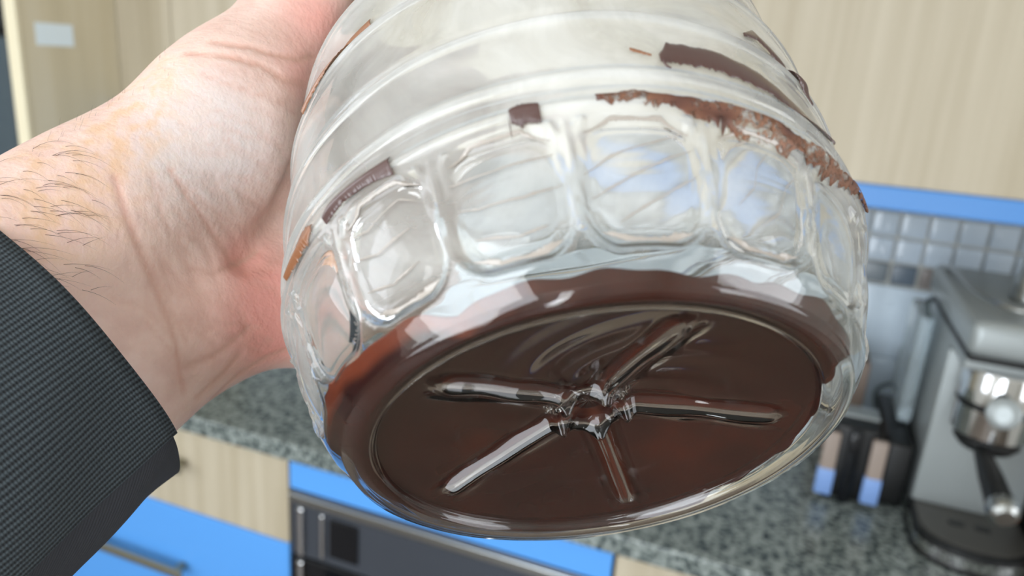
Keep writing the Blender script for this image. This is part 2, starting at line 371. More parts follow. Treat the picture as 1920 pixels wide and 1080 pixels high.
def h_disc(th, r, sharp=1.):
    """height of the recessed base (towards the inside of the jar) at radius r"""
    h = .0030 + .0100*(1-np.clip(r/.055, 0, 1)**1.35)
    for k in range(5):
        tk = math.radians(-73 + 72*k); ph = (th-tk+PI) % (2*PI)-PI
        al = r*np.cos(ph); pe = np.abs(r*np.sin(ph))
        on = 1/(1+np.exp(-(al-.0085)/.0009)) * 1/(1+np.exp((al-.0475)/.0010)) * (np.cos(ph) > 0)
        wdt = .0016 + .0005*al/.05
        h = h - sharp*on*(.0030*(1+.05*np.sin(al*300+k*2))*np.exp(-(pe/wdt)**2) - .0007*np.exp(-(pe/.0006)**2)) + sharp*on*.0010*np.exp(-((pe-.0042)/.0014)**2)
    h = h - sharp*.0030*np.exp(-((r-.0088)/.0019)**2)*(1+.3*np.cos(5*(th+1.27))) + sharp*.0012*np.exp(-(r/.004)**2)
    h = h + sharp*.00025*np.sin(9*th+r*300)*np.exp(-((r-.03)/.02)**2)
    return h
r_disc = np.concatenate([np.linspace(.0004, .0125, 26), np.linspace(.013, .050, 58), np.linspace(.0505, .0550, 8)])
foot_r = np.array([.0556, .0560, .0566, .0576, .0588, .0600, .0608]); foot_h = np.array([.0024, .0014, .0005, .0001, -.0001, .0000, .0002])
def jar_rows(NT, amp, thick, nd=1):
    th = np.linspace(0, 2*PI, NT, endpoint=False); rows = []
    for r in r_disc[::nd]:
        rows.append((np.full(NT, r), h_disc(th, r, amp) + thick))
    for r, h in zip(foot_r, foot_h): rows.append((np.full(NT, r) - thick*(r-.058)/.003*.3, np.full(NT, h)+thick))
    for h in jar_h_rows()[::nd]:
        if h < thick*.8 + .0006: continue
        rows.append((r_outer(th, h, amp) - thick, np.full(NT, h + thick*max(0, 1-h/.008))))
    return th, rows
def rows_to_points(th, rows):
    Rr = np.array([r for r, h in rows]); Hh = np.array([h for r, h in rows])
    P_ = JC + Hh[..., None]*JA + (Rr*np.cos(th))[..., None]*J1 + (Rr*np.sin(th))[..., None]*J2
    return cam2w((P_*S).reshape(-1, 3))
def grid_faces(nr, nt, off=0, flip=False):
    i = np.arange(nr-1)[:, None]*nt; j = np.arange(nt)[None]; k = (j+1) % nt
    f = np.stack([i+j, i+k, i+nt+k, i+nt+j], -1).reshape(-1, 4)+off
    return f[:, ::-1] if flip else f
def np_mesh(name, V, Fq, m, parent=None, smooth=True):
    me = bpy.data.meshes.new(name); me.vertices.add(len(V)); me.vertices.foreach_set('co', np.asarray(V, np.float32).ravel())
    nf, k = Fq.shape; me.loops.add(nf*k); me.loops.foreach_set('vertex_index', np.asarray(Fq, np.int32).ravel())
    me.polygons.add(nf); me.polygons.foreach_set('loop_start', np.arange(nf, dtype=np.int32)*k)
    me.update(calc_edges=True); me.validate()
    return link(name, me, m, parent, smooth)
NT = 612
th, ro = jar_rows(NT, 1., 0.)
thi, ri = jar_rows(NT, AMPI, .0011)
Vo, Vi = rows_to_points(th, ro), rows_to_points(thi, ri)
Fo = grid_faces(len(ro), NT); Fi = grid_faces(len(ri), NT, len(Vo), True)
j = np.arange(NT); k = (j+1) % NT; a0 = (len(ro)-1)*NT; b0 = len(Vo)+(len(ri)-1)*NT
rim = np.stack([a0+j, a0+k, b0+k, b0+j], -1)
c0 = np.stack([j, np.full(NT, len(Vo)+len(Vi)), k], -1); c1 = np.stack([len(Vo)+j, len(Vo)+k, np.full(NT, len(Vo)+len(Vi)+1)], -1)
Vall = np.vstack([Vo, Vi, Vo[:NT].mean(0), Vi[:NT].mean(0)])
Fq = np.vstack([Fo, Fi, rim])
def poly_mesh(name, V, quads, tris, m, parent=None):
    me = bpy.data.meshes.new(name); me.vertices.add(len(V)); me.vertices.foreach_set('co', np.asarray(V, np.float32).ravel())
    li = np.concatenate([quads.ravel(), tris.ravel()]); me.loops.add(len(li)); me.loops.foreach_set('vertex_index', li.astype(np.int32))
    n = len(quads)+len(tris); me.polygons.add(n)
    me.polygons.foreach_set('loop_start', np.concatenate([np.arange(len(quads))*4, len(quads)*4+np.arange(len(tris))*3]).astype(np.int32))
    me.update(calc_edges=True); me.validate(); return link(name, me, m, parent, True)
M_smear = mat('smeared_chocolate', (72, 40, 32), .4, Coat_Weight=.7, Coat_Roughness=.05)
M_smear_thin = mat('thin_chocolate_film', (136, 88, 56), .4, Coat_Weight=.7, Coat_Roughness=.05)
M_speck = mat('speckled_chocolate_crumbs', (122, 80, 58), .5)
nt = M_speck.node_tree; v = coords(nt, (1, 1, 1)); n1 = node(nt, 'ShaderNodeTexNoise'); n1.inputs['Scale'].default_value = 900; n1.inputs['Detail'].default_value = 3; nt.links.new(v, n1.inputs['Vector'])
n2 = node(nt, 'ShaderNodeTexNoise'); n2.inputs['Scale'].default_value = 110; nt.links.new(v, n2.inputs['Vector'])
sm_ = node(nt, 'ShaderNodeMath', operation='ADD'); nt.links.new(n1.outputs[0], sm_.inputs[0]); nt.links.new(n2.outputs[0], sm_.inputs[1])
mr_ = node(nt, 'ShaderNodeMapRange'); mr_.inputs['From Min'].default_value = .82; mr_.inputs['From Max'].default_value = 1.05; nt.links.new(sm_.outputs[0], mr_.inputs[0])
nt.links.new(mr_.outputs[0], nt.nodes['Principled BSDF'].inputs['Alpha'])
nt.links.new(ramp(nt, n2.outputs[0], [(.35, (140, 98, 72)), (.6, (96, 58, 42)), (.7, (70, 40, 32))]), nt.nodes['Principled BSDF'].inputs['Base Color'])
M_line = mat('grey_streak', (166, 156, 146), .4, Coat_Weight=.7, Coat_Roughness=.05)  # thin grey-beige lines across the panels and along their edges
def SM(*a, **k): return a, k
SMEARS = []
SMEARS.append(SM([(79.5, .0500), (77.5, .0520), (70, .0525), (60.5, .0515), (51, .0478), (44, .045)], [.0012, .0034, .0033, .0034, .0030, .0022, .0008]))
SMEARS.append(SM([(79.3, .0500), (78.6, .0458)], [.0012, .0004], thick=.0004, n=20))
SMEARS.append(SM([(60.3, .0690), (56.5, .0728), (52, .0688), (47, .0648), (43, .061)], [.0006, .0022, .0018, .0018, .0008]))
SMEARS.append(SM([(91, .0368), (85, .0372), (80, .0362), (74, .0345), (70, .0350), (62, .0352), (55, .0342), (48, .0345), (42, .035), (36, .037), (30, .037)], [.0010, .0018, .0016, .0022, .0030, .0026, .0024, .0022, .0015, .0012, .0006], M_speck, .9))
SMEARS.append(SM([(103.6, .0355), (101.5, .0362), (99.2, .0350)], [.0012, .0026, .0024, .0020], rough=.2))
SMEARS.append(SM([(103.8, .0352), (104.0, .0325)], [.0012, .0003], thick=.0004, n=16))
SMEARS.append(SM([(123.3, .0362), (127.4, .0368), (133.8, .0368), (139, .0352)], [.0024, .0020, .0016, .0008], rough=.1))
SMEARS.append(SM([(142.5, .037), (147, .0380), (156, .0365)], [.0008, .0028, .0026, .0010], M_smear_thin, thick=.0003))
SMEARS.append(SM([(127.5, .0945), (134, .0925), (141, .0905), (150, .089)], [.0014, .0020, .0016, .0008], M_smear_thin, thick=.0003))
SMEARS.append(SM([(84, .052), (80.8, .0505)], [.0006, .0003], M_smear_thin, .8, thick=.0002, n=24))
SMEARS.append(SM([(150, .0385), (151.5, .0375)], [.0005, .0004], M_smear_thin, thick=.0002, n=16))
NLINE = len(SMEARS)
for pts_l in ([(115, .0262), (108, .0257), (98.5, .0268)], [(114.5, .0205), (111, .0190), (104, .0186), (98, .0200)], [(113, .0140), (106, .0122), (101, .0130)],
              [(94.5, .0215), (90, .0245), (84, .0268), (78, .0305)], [(94, .0165), (89, .0190), (83, .0225), (77, .0265)], [(90, .0118), (83, .0160), (77, .0205)],
              [(70, .0160), (67, .0200), (66, .0250), (63, .0300)], [(66, .0125), (62, .0165), (60, .0230), (57, .0270)], [(72, .0250), (70, .0290), (66, .0320)],
              [(136, .0230), (130, .0200), (123, .0215)], [(137, .0290), (131, .0265), (124, .0290), (120, .026)], [(135, .0150), (129, .0130), (123, .0145)]):
    SMEARS.append(SM(pts_l, [.00005, .00022, .00012, .00024, .00005], M_line, .8, .00010, 110))
for c_ in (127.8, 106.6, 85.4, 64.3):
    SMEARS.append(SM([(c_+7.5, .0105), (c_+3, .0090), (c_-3, .0088), (c_-7.5, .0102)], [.0001, .0005, .0003, .0007, .0001], M_line, .7, .00012, 110))
    SMEARS.append(SM([(c_+8, .0305), (c_+4, .0330), (c_-4, .0330), (c_-8, .0300)], [.0001, .0003, .0002, .0003, .0001], M_line, .7, .00010, 110))
M_pet = mat('clear_pet_plastic', (250, 250, 247), .03, 0, Transmission_Weight=1.0, IOR=1.5)
nt = M_pet.node_tree; out = nt.nodes['Material Output']; pb = nt.nodes['Principled BSDF']
tr_ = node(nt, 'ShaderNodeBsdfTranslucent'); tr_.inputs['Color'].default_value = lin((246, 243, 238))
df = node(nt, 'ShaderNodeBsdfDiffuse'); df.inputs['Color'].default_value = lin((252, 251, 246))
m1 = node(nt, 'ShaderNodeMixShader'); m1.inputs[0].default_value = .68; nt.links.new(tr_.outputs[0], m1.inputs[1]); nt.links.new(df.outputs[0], m1.inputs[2])
v = coords(nt, (1, 1, 1)); nz = node(nt, 'ShaderNodeTexNoise'); nz.inputs['Scale'].default_value = 30; nz.inputs['Detail'].default_value = 5; nz.inputs['Distortion'].default_value = 1.5; nt.links.new(v, nz.inputs['Vector'])
mr = node(nt, 'ShaderNodeMapRange'); mr.inputs['From Min'].default_value = .35; mr.inputs['From Max'].default_value = .68; mr.inputs['To Min'].default_value = .26; mr.inputs['To Max'].default_value = .60
nt.links.new(nz.outputs[0], mr.inputs[0])
fa = node(nt, 'ShaderNodeAttribute'); fa.attribute_name = 'film'
fm = node(nt, 'ShaderNodeMath', operation='MULTIPLY'); nt.links.new(fa.outputs['Fac'], fm.inputs[0]); nt.links.new(mr.outputs[0], fm.inputs[1])
m2 = node(nt, 'ShaderNodeMixShader'); nt.links.new(fm.outputs[0], m2.inputs[0]); nt.links.new(pb.outputs[0], m2.inputs[1]); nt.links.new(m1.outputs[0], m2.inputs[2]); nt.links.new(m2.outputs[0], out.inputs[0])
jar = poly_mesh('plastic_jar', Vall, Fq, np.vstack([c0, c1]), M_pet)
tag(jar, 'large clear ribbed plastic jar held tilted with its star-shaped base towards the camera', 'jar')
# the milky white film: on the walls only, densest around the middle panels
fo_th = np.tile(th, len(ro)); fo_h = np.array([h for r, h in ro]).ravel(); fo_r = np.array([r for r, h in ro]).ravel()
film = np.clip((fo_h-.0075)/.006, 0, 1)*(fo_r > .035)*(.48 + .72*np.exp(-(((np.degrees(fo_th)-94+180) % 360-180)/30)**2))
fat = jar.data.attributes.new('film', 'FLOAT', 'POINT'); fv = np.zeros(len(Vall), np.float32); fv[:len(film)] = film; fat.data.foreach_set('value', fv)
bmj = bmesh.new(); bmj.from_mesh(jar.data); bmesh.ops.recalc_face_normals(bmj, faces=bmj.faces); bmj.to_mesh(jar.data); bmj.free(); jar.data.shade_smooth()

# ------------------------------------------------------------------ chocolate clinging inside the jar, wall smears set on its outside
M_choc = mat('dark_chocolate', (52, 26, 21), .25); b_ = M_choc.node_tree.nodes['Principled BSDF']
b_.inputs['Specular IOR Level'].default_value = .25; b_.inputs['Coat Weight'].default_value = .0; b_.inputs['Coat Roughness'].default_value = .06
nt = M_choc.node_tree; v = coords(nt, (1, 1, 1)); n1 = node(nt, 'ShaderNodeTexNoise'); n1.inputs['Scale'].default_value = 45; n1.inputs['Detail'].default_value = 3
nt.links.new(v, n1.inputs['Vector']); nt.links.new(ramp(nt, n1.outputs[0], [(.35, (50, 20, 17)), (.6, (62, 25, 19)), (.8, (84, 34, 22))]), b_.inputs['Base Color'])
th_a = node(nt, 'ShaderNodeAttribute'); th_a.attribute_name = 'thin'; mx_ = node(nt, 'ShaderNodeMix', data_type='RGBA'); nt.links.new(th_a.outputs['Fac'], mx_.inputs['Factor'])
nt.links.new(b_.inputs['Base Color'].links[0].from_socket, mx_.inputs[6]); mx_.inputs[7].default_value = lin((128, 62, 40)); nt.links.new(mx_.outputs[2], b_.inputs['Base Color'])
GAP = .0003
TOPA = np.radians([-180, -165, -140, -110, -90, -60, -45, -20, 10, 28, 31.2, 43.6, 51.3, 61.6, 65, 74, 82.9, 91.2, 100, 105.6, 111.4, 120.2, 125.9, 130.2, 140.4, 150, 163.5, 180])
TOPH = np.array([.012, .012, .012, .011, .009, .003, -.001, -.001, -.001, .0005, .0034, .0044, .0042, .0040, .0030, .0028, .0032, .0036, .0042, .0042, .0040, .0030, .0056, .0060, .0066, .0078, .0092, .010])
chn = 440; tc = np.linspace(-PI, PI, chn, endpoint=False)
Tt = np.interp(tc, TOPA, TOPH) + .0004*np.sin(17*tc) + .0003*np.sin(31*tc+1)*(tc > .5)
TK = .0011+GAP
crow = []
for r in r_disc[:-2]: crow.append((np.full(chn, r), h_disc(tc, r, AMPI) + TK))
# along the foot and heel up to the wavy top line
sp = [(.0545, .0032), (.0560, .0014+.0011), (.0580, .0011), (.0598, .0012)] + [(None, h) for h in (.0022, .0035, .005, .0065, .008, .0095, .011)]
def heel(s):  # s in 0..1 -> (r,h) arrays limited by Tt
    hmax = np.maximum(Tt, -.001)
    rr = []; hh = []
    L0 = np.interp(hmax, [-.001, .0005, .0012, .011], [.18, .42, .5, 1.]) * s   # path position
    r = np.interp(L0, [0, .15, .3, .42, .5], [.0545, .0568, .0574, .0588, .0604])
    h = np.interp(L0, [0, .15, .3, .42, .5], [.0048, .0042, .0019, .0013, .0022])
    up = L0 > .5
    hu = .0018 + (L0-.5)/.5*.0092
    ru = r_outer(tc, hu, AMPI) - TK - .0001
    h = np.where(up, hu + .0011*np.maximum(0, 1-hu/.008), h); r = np.where(up, ru, r)
    return r, h + GAP
for s in np.linspace(0.04, 1, 34): crow.append(heel(s))
outer_n = len(crow)
# back: top skin of the chocolate, slightly inside
for s in np.linspace(1, 0.1, 12):
    r, h = heel(s); g = .0016*min(1, (1-s)*6+.25); crow.append((r - g, h + g*.9))
for r in np.linspace(.052, .0004, 14): crow.append((np.full(chn, r), np.full(chn, .0158) - .003*(r/.052)**2))
Vc = rows_to_points(tc, crow); Fc = grid_faces(len(crow), chn)
j = np.arange(chn); k = (j+1) % chn
Vc = np.vstack([Vc, Vc[:chn].mean(0), Vc[-chn:].mean(0)])
t0 = np.stack([j, np.full(chn, len(Vc)-2), k], -1); e0 = (len(crow)-1)*chn; t1 = np.stack([e0+j, e0+k, np.full(chn, len(Vc)-1)], -1)
cj = cam2w(((JC+.02*JA)*S))[0]
ch = empty('chocolate', tuple(cj), 'dark brown chocolate spread left in the bottom and on the walls of the jar', 'chocolate')
cp = poly_mesh('bottom_layer', Vc, Fc, np.vstack([t0, t1]), M_choc, ch)
thin = np.zeros(len(Vc), np.float32); a_deg = np.degrees(tc)
side_w = np.interp(a_deg, [-180, -150, 95, 112, 125, 150, 166, 180], [.35, .2, .15, .5, 1, 1, .8, .35])
for q in range(outer_n-34, outer_n):
    s_ = (q-outer_n+34)/33; thin[q*chn:(q+1)*chn] = side_w*np.clip((s_-.72)/.12, 0, 1)
for q, r_q in enumerate(r_disc[:-2]):
    for k_q in range(5):
        ph_q = (tc-math.radians(-73+72*k_q)+PI) % (2*PI)-PI
        thin[q*chn:(q+1)*chn] += .38*np.exp(-(r_q*np.sin(ph_q)/.0022)**2)*(np.cos(ph_q) > 0)*(r_q < .047)*(r_q > .004)
ta_ = cp.data.attributes.new('thin', 'FLOAT', 'POINT'); ta_.data.foreach_set('value', thin)
bmj = bmesh.new(); bmj.from_mesh(cp.data); bmesh.ops.recalc_face_normals(bmj, faces=bmj.faces); bmj.to_mesh(cp.data); bmj.free(); cp.data.shade_smooth()
def smear(pts, wid, m=None, rough=.25, thick=.0004, n=110, outside=True):
    """pts: (angle deg, height) along the wall, laid just off its outer face by default; wid: half width in metres"""
    A_ = np.array(pts, float); t = np.linspace(0, 1, len(A_)); u = np.linspace(0, 1, n)
    a = np.interp(u, t, A_[:, 0]); h = np.interp(u, t, A_[:, 1]); w = np.interp(u, np.linspace(0, 1, len(wid)), wid)
    nz = np.array([random.uniform(-1, 1) for _ in range(n)]); nz2 = np.array([random.uniform(-1, 1) for _ in range(n)])
    nz = np.convolve(np.pad(nz, 2, mode='edge'), [.2, .2, .2, .2, .2], 'valid'); 
    V = []
    m_ = 11
    for side in (0, 1):
        for q in range(m_):
            f = q/(m_-1)*2-1; edge = 1-abs(f)**3
            hh = h + f*w*(1+rough*(nz if f > 0 else nz2*.6)); aa = np.radians(a)
            g = (.0011+.0002) if side == 0 else (.0011+.0002+thick*edge+.00012)
            r = r_outer(aa, hh, 1.) + (.00056 if side == 0 else .00056+thick*edge+.00004) if outside else r_outer(aa, hh, AMPI) - g
            V.append(JC + hh[:, None]*JA + (r*np.cos(aa))[:, None]*J1 + (r*np.sin(aa))[:, None]*J2)
    V = cam2w((np.concatenate(V))*S); nr = 2*m_
    order = list(range(m_)) + list(range(2*m_-1, m_-1, -1))
    f_ = []
    for q in range(nr):
        r0, r1 = order[q]*n, order[(q+1) % nr]*n
        for i in range(n-1): f_.append((r0+i, r0+i+1, r1+i+1, r1+i))
    f_ = np.array(f_)
    o = np_mesh('smear', V, f_, m or M_smear, ch)
    bmq = bmesh.new(); bmq.from_mesh(o.data); bmesh.ops.holes_fill(bmq, edges=[e for e in bmq.edges if e.is_boundary]); bmesh.ops.recalc_face_normals(bmq, faces=bmq.faces); bmq.to_mesh(o.data); bmq.free()
    return o
for a_, k_ in SMEARS: smear(*a_, **k_)  # all smears and streaks sit just outside the plastic, not inside the jar

# ------------------------------------------------------------------ person: hand and wrist, grown as one surface
HS = S/.8
JC8 = JC*.8
A = np.array([.55, .58, -.60]); A /= np.linalg.norm(A)
vv = np.array([.70, .05, .70]); Nn = vv - (vv@A)*A; Nn /= np.linalg.norm(Nn)
Ww = np.cross(A, Nn)
def px(u, v, D): return np.array([(u-960)/F*D, (540-v)/F*D, -D])
CF = px(118, 600, .185)
def H(a, b, c=0.): return CF + a*A + b*Ww + c*Nn
def JP(deg, h, off):
    a = math.radians(deg); r = float(np.interp(h/.8, KH, KR))*.8 + off
    return JC8 + h*JA + r*math.cos(a)*J1 + r*math.sin(a)*J2
def jang(p):
    q = p-JC8; h = q@JA; return math.degrees(math.atan2(q@J2, q@J1)) % 360, h
prims = [  # p0, p1, r0, r1
    (H(-.09, -.016), H(.02, -.014), .0265, .0235), (H(-.09, .016), H(.02, .014), .0265, .0235),
    (H(.0, -.012), H(.05, -.012, .002), .0235, .0185), (H(.0, .012), H(.05, .014), .0235, .0185),
    (H(.045, -.010), H(.118, -.024, -.002), .0165, .0125), (H(.045, -.004), H(.122, -.011, -.004), .0175, .013),
    (H(.045, .006), H(.120, .011, -.003), .0175, .013), (H(.045, .014), H(.112, .031, 0), .0175, .012),
    (H(.020, -.015, .003), H(.064, -.020, .015), .0210, .0225), (H(.064, -.020, .015), H(.098, -.033, .019), .0225, .0170),
    (H(.030, .019, .004), H(.060, .034, .010), .0190, .0215), (H(.060, .034, .010), H(.092, .047, .008), .0215, .0175),
    (H(.098, -.033, .019), H(.128, -.043, .028), .0160, .0130), (H(.128, -.043, .028), H(.152, -.042, .042), .0130, .0108),
]
NPALM = len(prims)
knuck = [H(.118, -.027, -.002), H(.122, -.007, -.004), H(.120, .013, -.003), H(.112, .032, 0)]
for i, (K_, L) in enumerate(zip(knuck, (1, 1.08, 1.0, .82))):
    a_, h_ = jang(K_); r0 = (.0100, .0102, .0096, .0084)[i]; p = K_; q0 = .0110
    for s_, (da, dh) in enumerate(((31, .017), (22, .012), (15, .008))):
        a_ += da*L; h_ += dh; h_ = max(h_, .03)
        r1 = r0*(.90, .82, .70)[s_]
        q = JP(a_, h_, r1+.0012); prims.append((p, q, q0, r1)); p, q0 = q, r1
def sdf_cone(P_, p0, p1, r0, r1):
    d = (p1-p0).astype(np.float32); L2 = d@d; t = np.clip(((P_-p0.astype(np.float32))@d)/L2, 0, 1)
    return np.sqrt(((P_-p0.astype(np.float32)-t[..., None]*d)**2).sum(-1)) - (r0+(r1-r0)*t)
def jar_sdf(P_):
    q = P_-JC8.astype(np.float32); h = q@JA.astype(np.float32); r = np.sqrt(np.maximum((q**2).sum(-1)-h*h, 0))
    return (r - np.interp(h/.8, KH, KR)*.8).astype(np.float32)*.96
def body_sdf(P_, kk=.009):
    acc = None
    for n_p, (p0, p1, r0, r1) in enumerate(prims):
        d = sdf_cone(P_, p0, p1, r0, r1)
        if acc is None: acc = d
        else:
            # fingers: only the first joint melts into the palm, the rest stay apart
            kq = kk if n_p < NPALM else (.005 if (n_p-NPALM) % 3 == 0 else .0015)
            hh = np.maximum(kq-np.abs(acc-d), 0)/kq; acc = np.minimum(acc, d) - hh*hh*kq*.25
    # the hand presses on the jar: carve with a soft edge
    js = -(jar_sdf(P_) - .0016); k2 = .006
    hh = np.maximum(k2-np.abs(acc-js), 0)/k2
    return np.maximum(acc, js) + hh*hh*k2*.25
pts_ = np.array([p for q in prims for p in q[:2]])
lo = pts_.min(0)-.032; hi = pts_.max(0)+.032
vx = .00115
dims = np.ceil((hi-lo)/vx).astype(int)+1
gx_, gy_, gz_ = [np.arange(n_, dtype=np.float32)*vx + l for n_, l in zip(dims, lo)]
D_ = np.empty(dims, np.float32)
for i0 in range(0, dims[0], 12):
    P_ = np.stack(np.meshgrid(gx_[i0:i0+12], gy_, gz_, indexing='ij'), -1)
    D_[i0:i0+12] = body_sdf(P_)
def surface_nets(D, lo, vx):
    s = D < 0; nx, ny, nz = D.shape
    sh = (nx-1, ny-1, nz-1); cnt = np.zeros(sh, np.float32); acc = np.zeros(sh+(3,), np.float32)
    for ax in range(3):
        for o1 in (0, 1):
            for o2 in (0, 1):
                off0 = [0, 0, 0]; others = [a for a in range(3) if a != ax]; off0[others[0]] = o1; off0[others[1]] = o2
                off1 = list(off0); off1[ax] = 1
                sl0 = tuple(slice(o, o+n) for o, n in zip(off0, sh)); sl1 = tuple(slice(o, o+n) for o, n in zip(off1, sh))
                a, b = D[sl0], D[sl1]; cr = (a < 0) != (b < 0)
                idx = np.nonzero(cr); t = a[idx]/(a[idx]-b[idx])
                pos = np.zeros((len(t), 3), np.float32)
                for q in range(3): pos[:, q] = off0[q]
                pos[:, ax] = t
                acc[idx] += pos; cnt[idx] += 1
    cells = np.nonzero(cnt > 0); ids = np.full(sh, -1, np.int64); ids[cells] = np.arange(len(cells[0]))
    V = (np.stack(cells, -1) + acc[cells]/cnt[cells][:, None])*vx + lo
    Fs = []
    for ax in range(3):
        o = [a for a in range(3) if a != ax]
        sl0 = [slice(1, n-1) for n in D.shape]; sl1 = [slice(1, n-1) for n in D.shape]
        sl0[ax] = slice(0, D.shape[ax]-1); sl1[ax] = slice(1, D.shape[ax])
        a, b = s[tuple(sl0)], s[tuple(sl1)]; ii = np.nonzero(a != b); flip = a[ii]
        base = [ii[q] + (0 if q == ax else 1) for q in range(3)]
        def cell(d1, d2):
            c = list(base); c[o[0]] = c[o[0]]-d1; c[o[1]] = c[o[1]]-d2; return ids[tuple(c)]
        q4 = np.stack([cell(0, 0), cell(1, 0), cell(1, 1), cell(0, 1)], -1)
        if ax == 1: flip = ~flip
        q4[flip] = q4[flip][:, ::-1]; Fs.append(q4)
    return V, np.vstack(Fs)
Vh, Fh = surface_nets(D_, lo, vx); del D_
ok = (Fh >= 0).all(1); Fh = Fh[ok][:, ::-1]
# skin relief: creases found by looking onto the finished surface
Vw = cam2w(Vh*HS)
tree = BVHTree.FromPolygons([tuple(p) for p in Vw], [tuple(f) for f in Fh])
def hit(u, v):
    d = R @ np.array([u-960, 540-v, -F]); d /= np.linalg.norm(d)
    r = tree.ray_cast(Vector(CAM), Vector(d)); return (np.array(r[0]), np.array(r[1])) if r[0] is not None else (None, None)
def on_skin(poly, step=4):
    out = []
    for (a, b) in zip(poly[:-1], poly[1:]):
        n_ = max(2, int(math.dist(a, b)/step))
        for i in range(n_):
            p, _ = hit(a[0]+(b[0]-a[0])*i/n_, a[1]+(b[1]-a[1])*i/n_)
            if p is not None: out.append(p)
    return np.array(out)
creases = [([(565, 290), (545, 350), (515, 410), (480, 460), (450, 488)], .0022, .0042), ([(540, 470), (500, 500), (460, 500)], .0010, .0030),
           ([(215, 330), (235, 400), (270, 490), (305, 570), (330, 640), (345, 740)], .00035, .0009),
           ([(255, 440), (290, 510), (320, 580), (350, 640)], .0002, .0008),
           ([(320, 320), (360, 380), (400, 440), (440, 490)], .0003, .0009),
           ([(350, 350), (395, 390), (440, 420), (475, 440)], .00018, .0008),
           ([(440, 492), (470, 478), (490, 462)], .0005, .0012), ([(360, 505), (400, 512), (440, 495)], .0003, .001),
           ([(400, 78), (470, 88), (520, 104), (560, 112), (592, 104)], .0005, .0010),
           ([(350, 98), (430, 105), (490, 122), (530, 148), (575, 160)], .00045, .0010),
           ([(380, 140), (450, 165), (520, 190), (560, 215)], .0002, .0008),
           ([(345, 690), (400, 668), (440, 640), (470, 612)], .0003, .0012), ([(370, 745), (420, 700), (450, 665)], .0003, .0012),
           ([(400, 745), (450, 700), (500, 670), (540, 655)], .0003, .0012), ([(310, 500), (370, 560), (400, 620)], .00018, .0009),
           ([(285, 330), (310, 420), (350, 500), (395, 560)], .00015, .0009), ([(210, 560), (270, 575), (330, 640)], .00015, .001),
           ([(470, 230), (520, 270), (560, 330)], .00012, .0008), ([(420, 260), (480, 300), (540, 370)], .00012, .0008), ([(400, 330), (460, 360), (510, 420)], .00012, .0008)]
me_t = np_mesh('tmp', Vw, Fh, None); nrm = np.empty(len(Vw)*3, np.float32); me_t.data.vertices.foreach_get('normal', nrm); nrm = nrm.reshape(-1, 3)
bpy.data.objects.remove(me_t)
if ((Vw - Vw.mean(0))*nrm).sum() < 0: Fh = Fh[:, ::-1]; nrm = -nrm
# a fan of fine short wrinkles on the wrist and the ball of the thumb
rw = random.Random(3)
for _ in range(70):
    u0, v0 = rw.uniform(250, 470), rw.uniform(330, 640); a0_ = math.radians(rw.choice((62, 35, 58, 12)) + rw.uniform(-12, 12)); L_ = rw.uniform(30, 95)
    creases.append(([(u0, v0), (u0+L_*.5*math.cos(a0_)+rw.uniform(-4, 4), v0+L_*.5*math.sin(a0_)), (u0+L_*math.cos(a0_), v0+L_*math.sin(a0_))], rw.uniform(.00008, .00020), .0007))
for _ in range(36):
    u0, v0 = rw.uniform(330, 500), rw.uniform(100, 360); a0_ = math.radians(14 + rw.uniform(-10, 14)); L_ = rw.uniform(40, 110)
    creases.append(([(u0, v0), (u0+L_*math.cos(a0_), v0+L_*math.sin(a0_))], rw.uniform(.00006, .00013), .0007))
disp = np.zeros(len(Vw)); line = np.zeros(len(Vw))
for poly, dep, wd in creases:
    wd *= .8; dep *= 1.15
    Q = on_skin(poly)
    if len(Q) < 2: continue
    sel = np.nonzero((np.abs(Vw-Q.mean(0)).max(1) < .06))[0]
    dmin = np.sqrt(((Vw[sel][:, None]-Q[None])**2).sum(-1).min(1))
    g = np.exp(-(dmin/wd)**2); disp[sel] -= dep*g; line[sel] = np.maximum(line[sel], g*min(dep/.0005, .9) if dep < .0009 else g*.35)
red = np.zeros(len(Vw)); pale = np.zeros(len(Vw)); tan = np.zeros(len(Vw))
def blob(arr, u, v, rad, amp):
    p, _ = hit(u, v)
    if p is not None: arr += amp*np.exp(-(((Vw-p)**2).sum(1))/rad**2)
for u, v, r_2, a_2 in ((500, 560, .012, .55), (440, 620, .009, .35), (600, 40, .010, .8), (520, 520, .010, .5), (535, 640, .008, .7), (460, 480, .006, .5), (560, 140, .007, .6), (500, 660, .009, .4)): blob(red, u, v, r_2, a_2)  # pinker skin; the red also stands in for shading behind the thumb ball
for u, v, r_2, a_2 in ((360, 260, .014, .8), (450, 280, .013, .6), (330, 330, .012, .4), (380, 170, .010, .3)): blob(pale, u, v, r_2, a_2)
for u, v, r_2, a_2 in ((60, 350, .014, .9), (160, 300, .012, .8), (250, 210, .010, .9), (300, 130, .009, .7), (30, 480, .015, .5)): blob(tan, u, v, r_2, a_2)
Vw = Vw + nrm*disp[:, None]
M_skin = mat('skin', (222, 184, 164), .48, 0, Subsurface_Weight=.2, Subsurface_Scale=.004)
M_skin.node_tree.nodes['Principled BSDF'].inputs['Subsurface Radius'].default_value = (1, .35, .2)
hand = np_mesh('person', Vw, Fh, M_skin)
at_ = hand.data.color_attributes.new('skin_tint', 'FLOAT_COLOR', 'POINT')
at_.data.foreach_set('color', np.stack([np.clip(red, 0, 1), np.clip(pale, 0, 1), np.clip(tan, 0, 1), np.clip(line, 0, 1)], -1).astype(np.float32).ravel())
nt = M_skin.node_tree; pb = nt.nodes['Principled BSDF']
va = node(nt, 'ShaderNodeVertexColor'); va.layer_name = 'skin_tint'
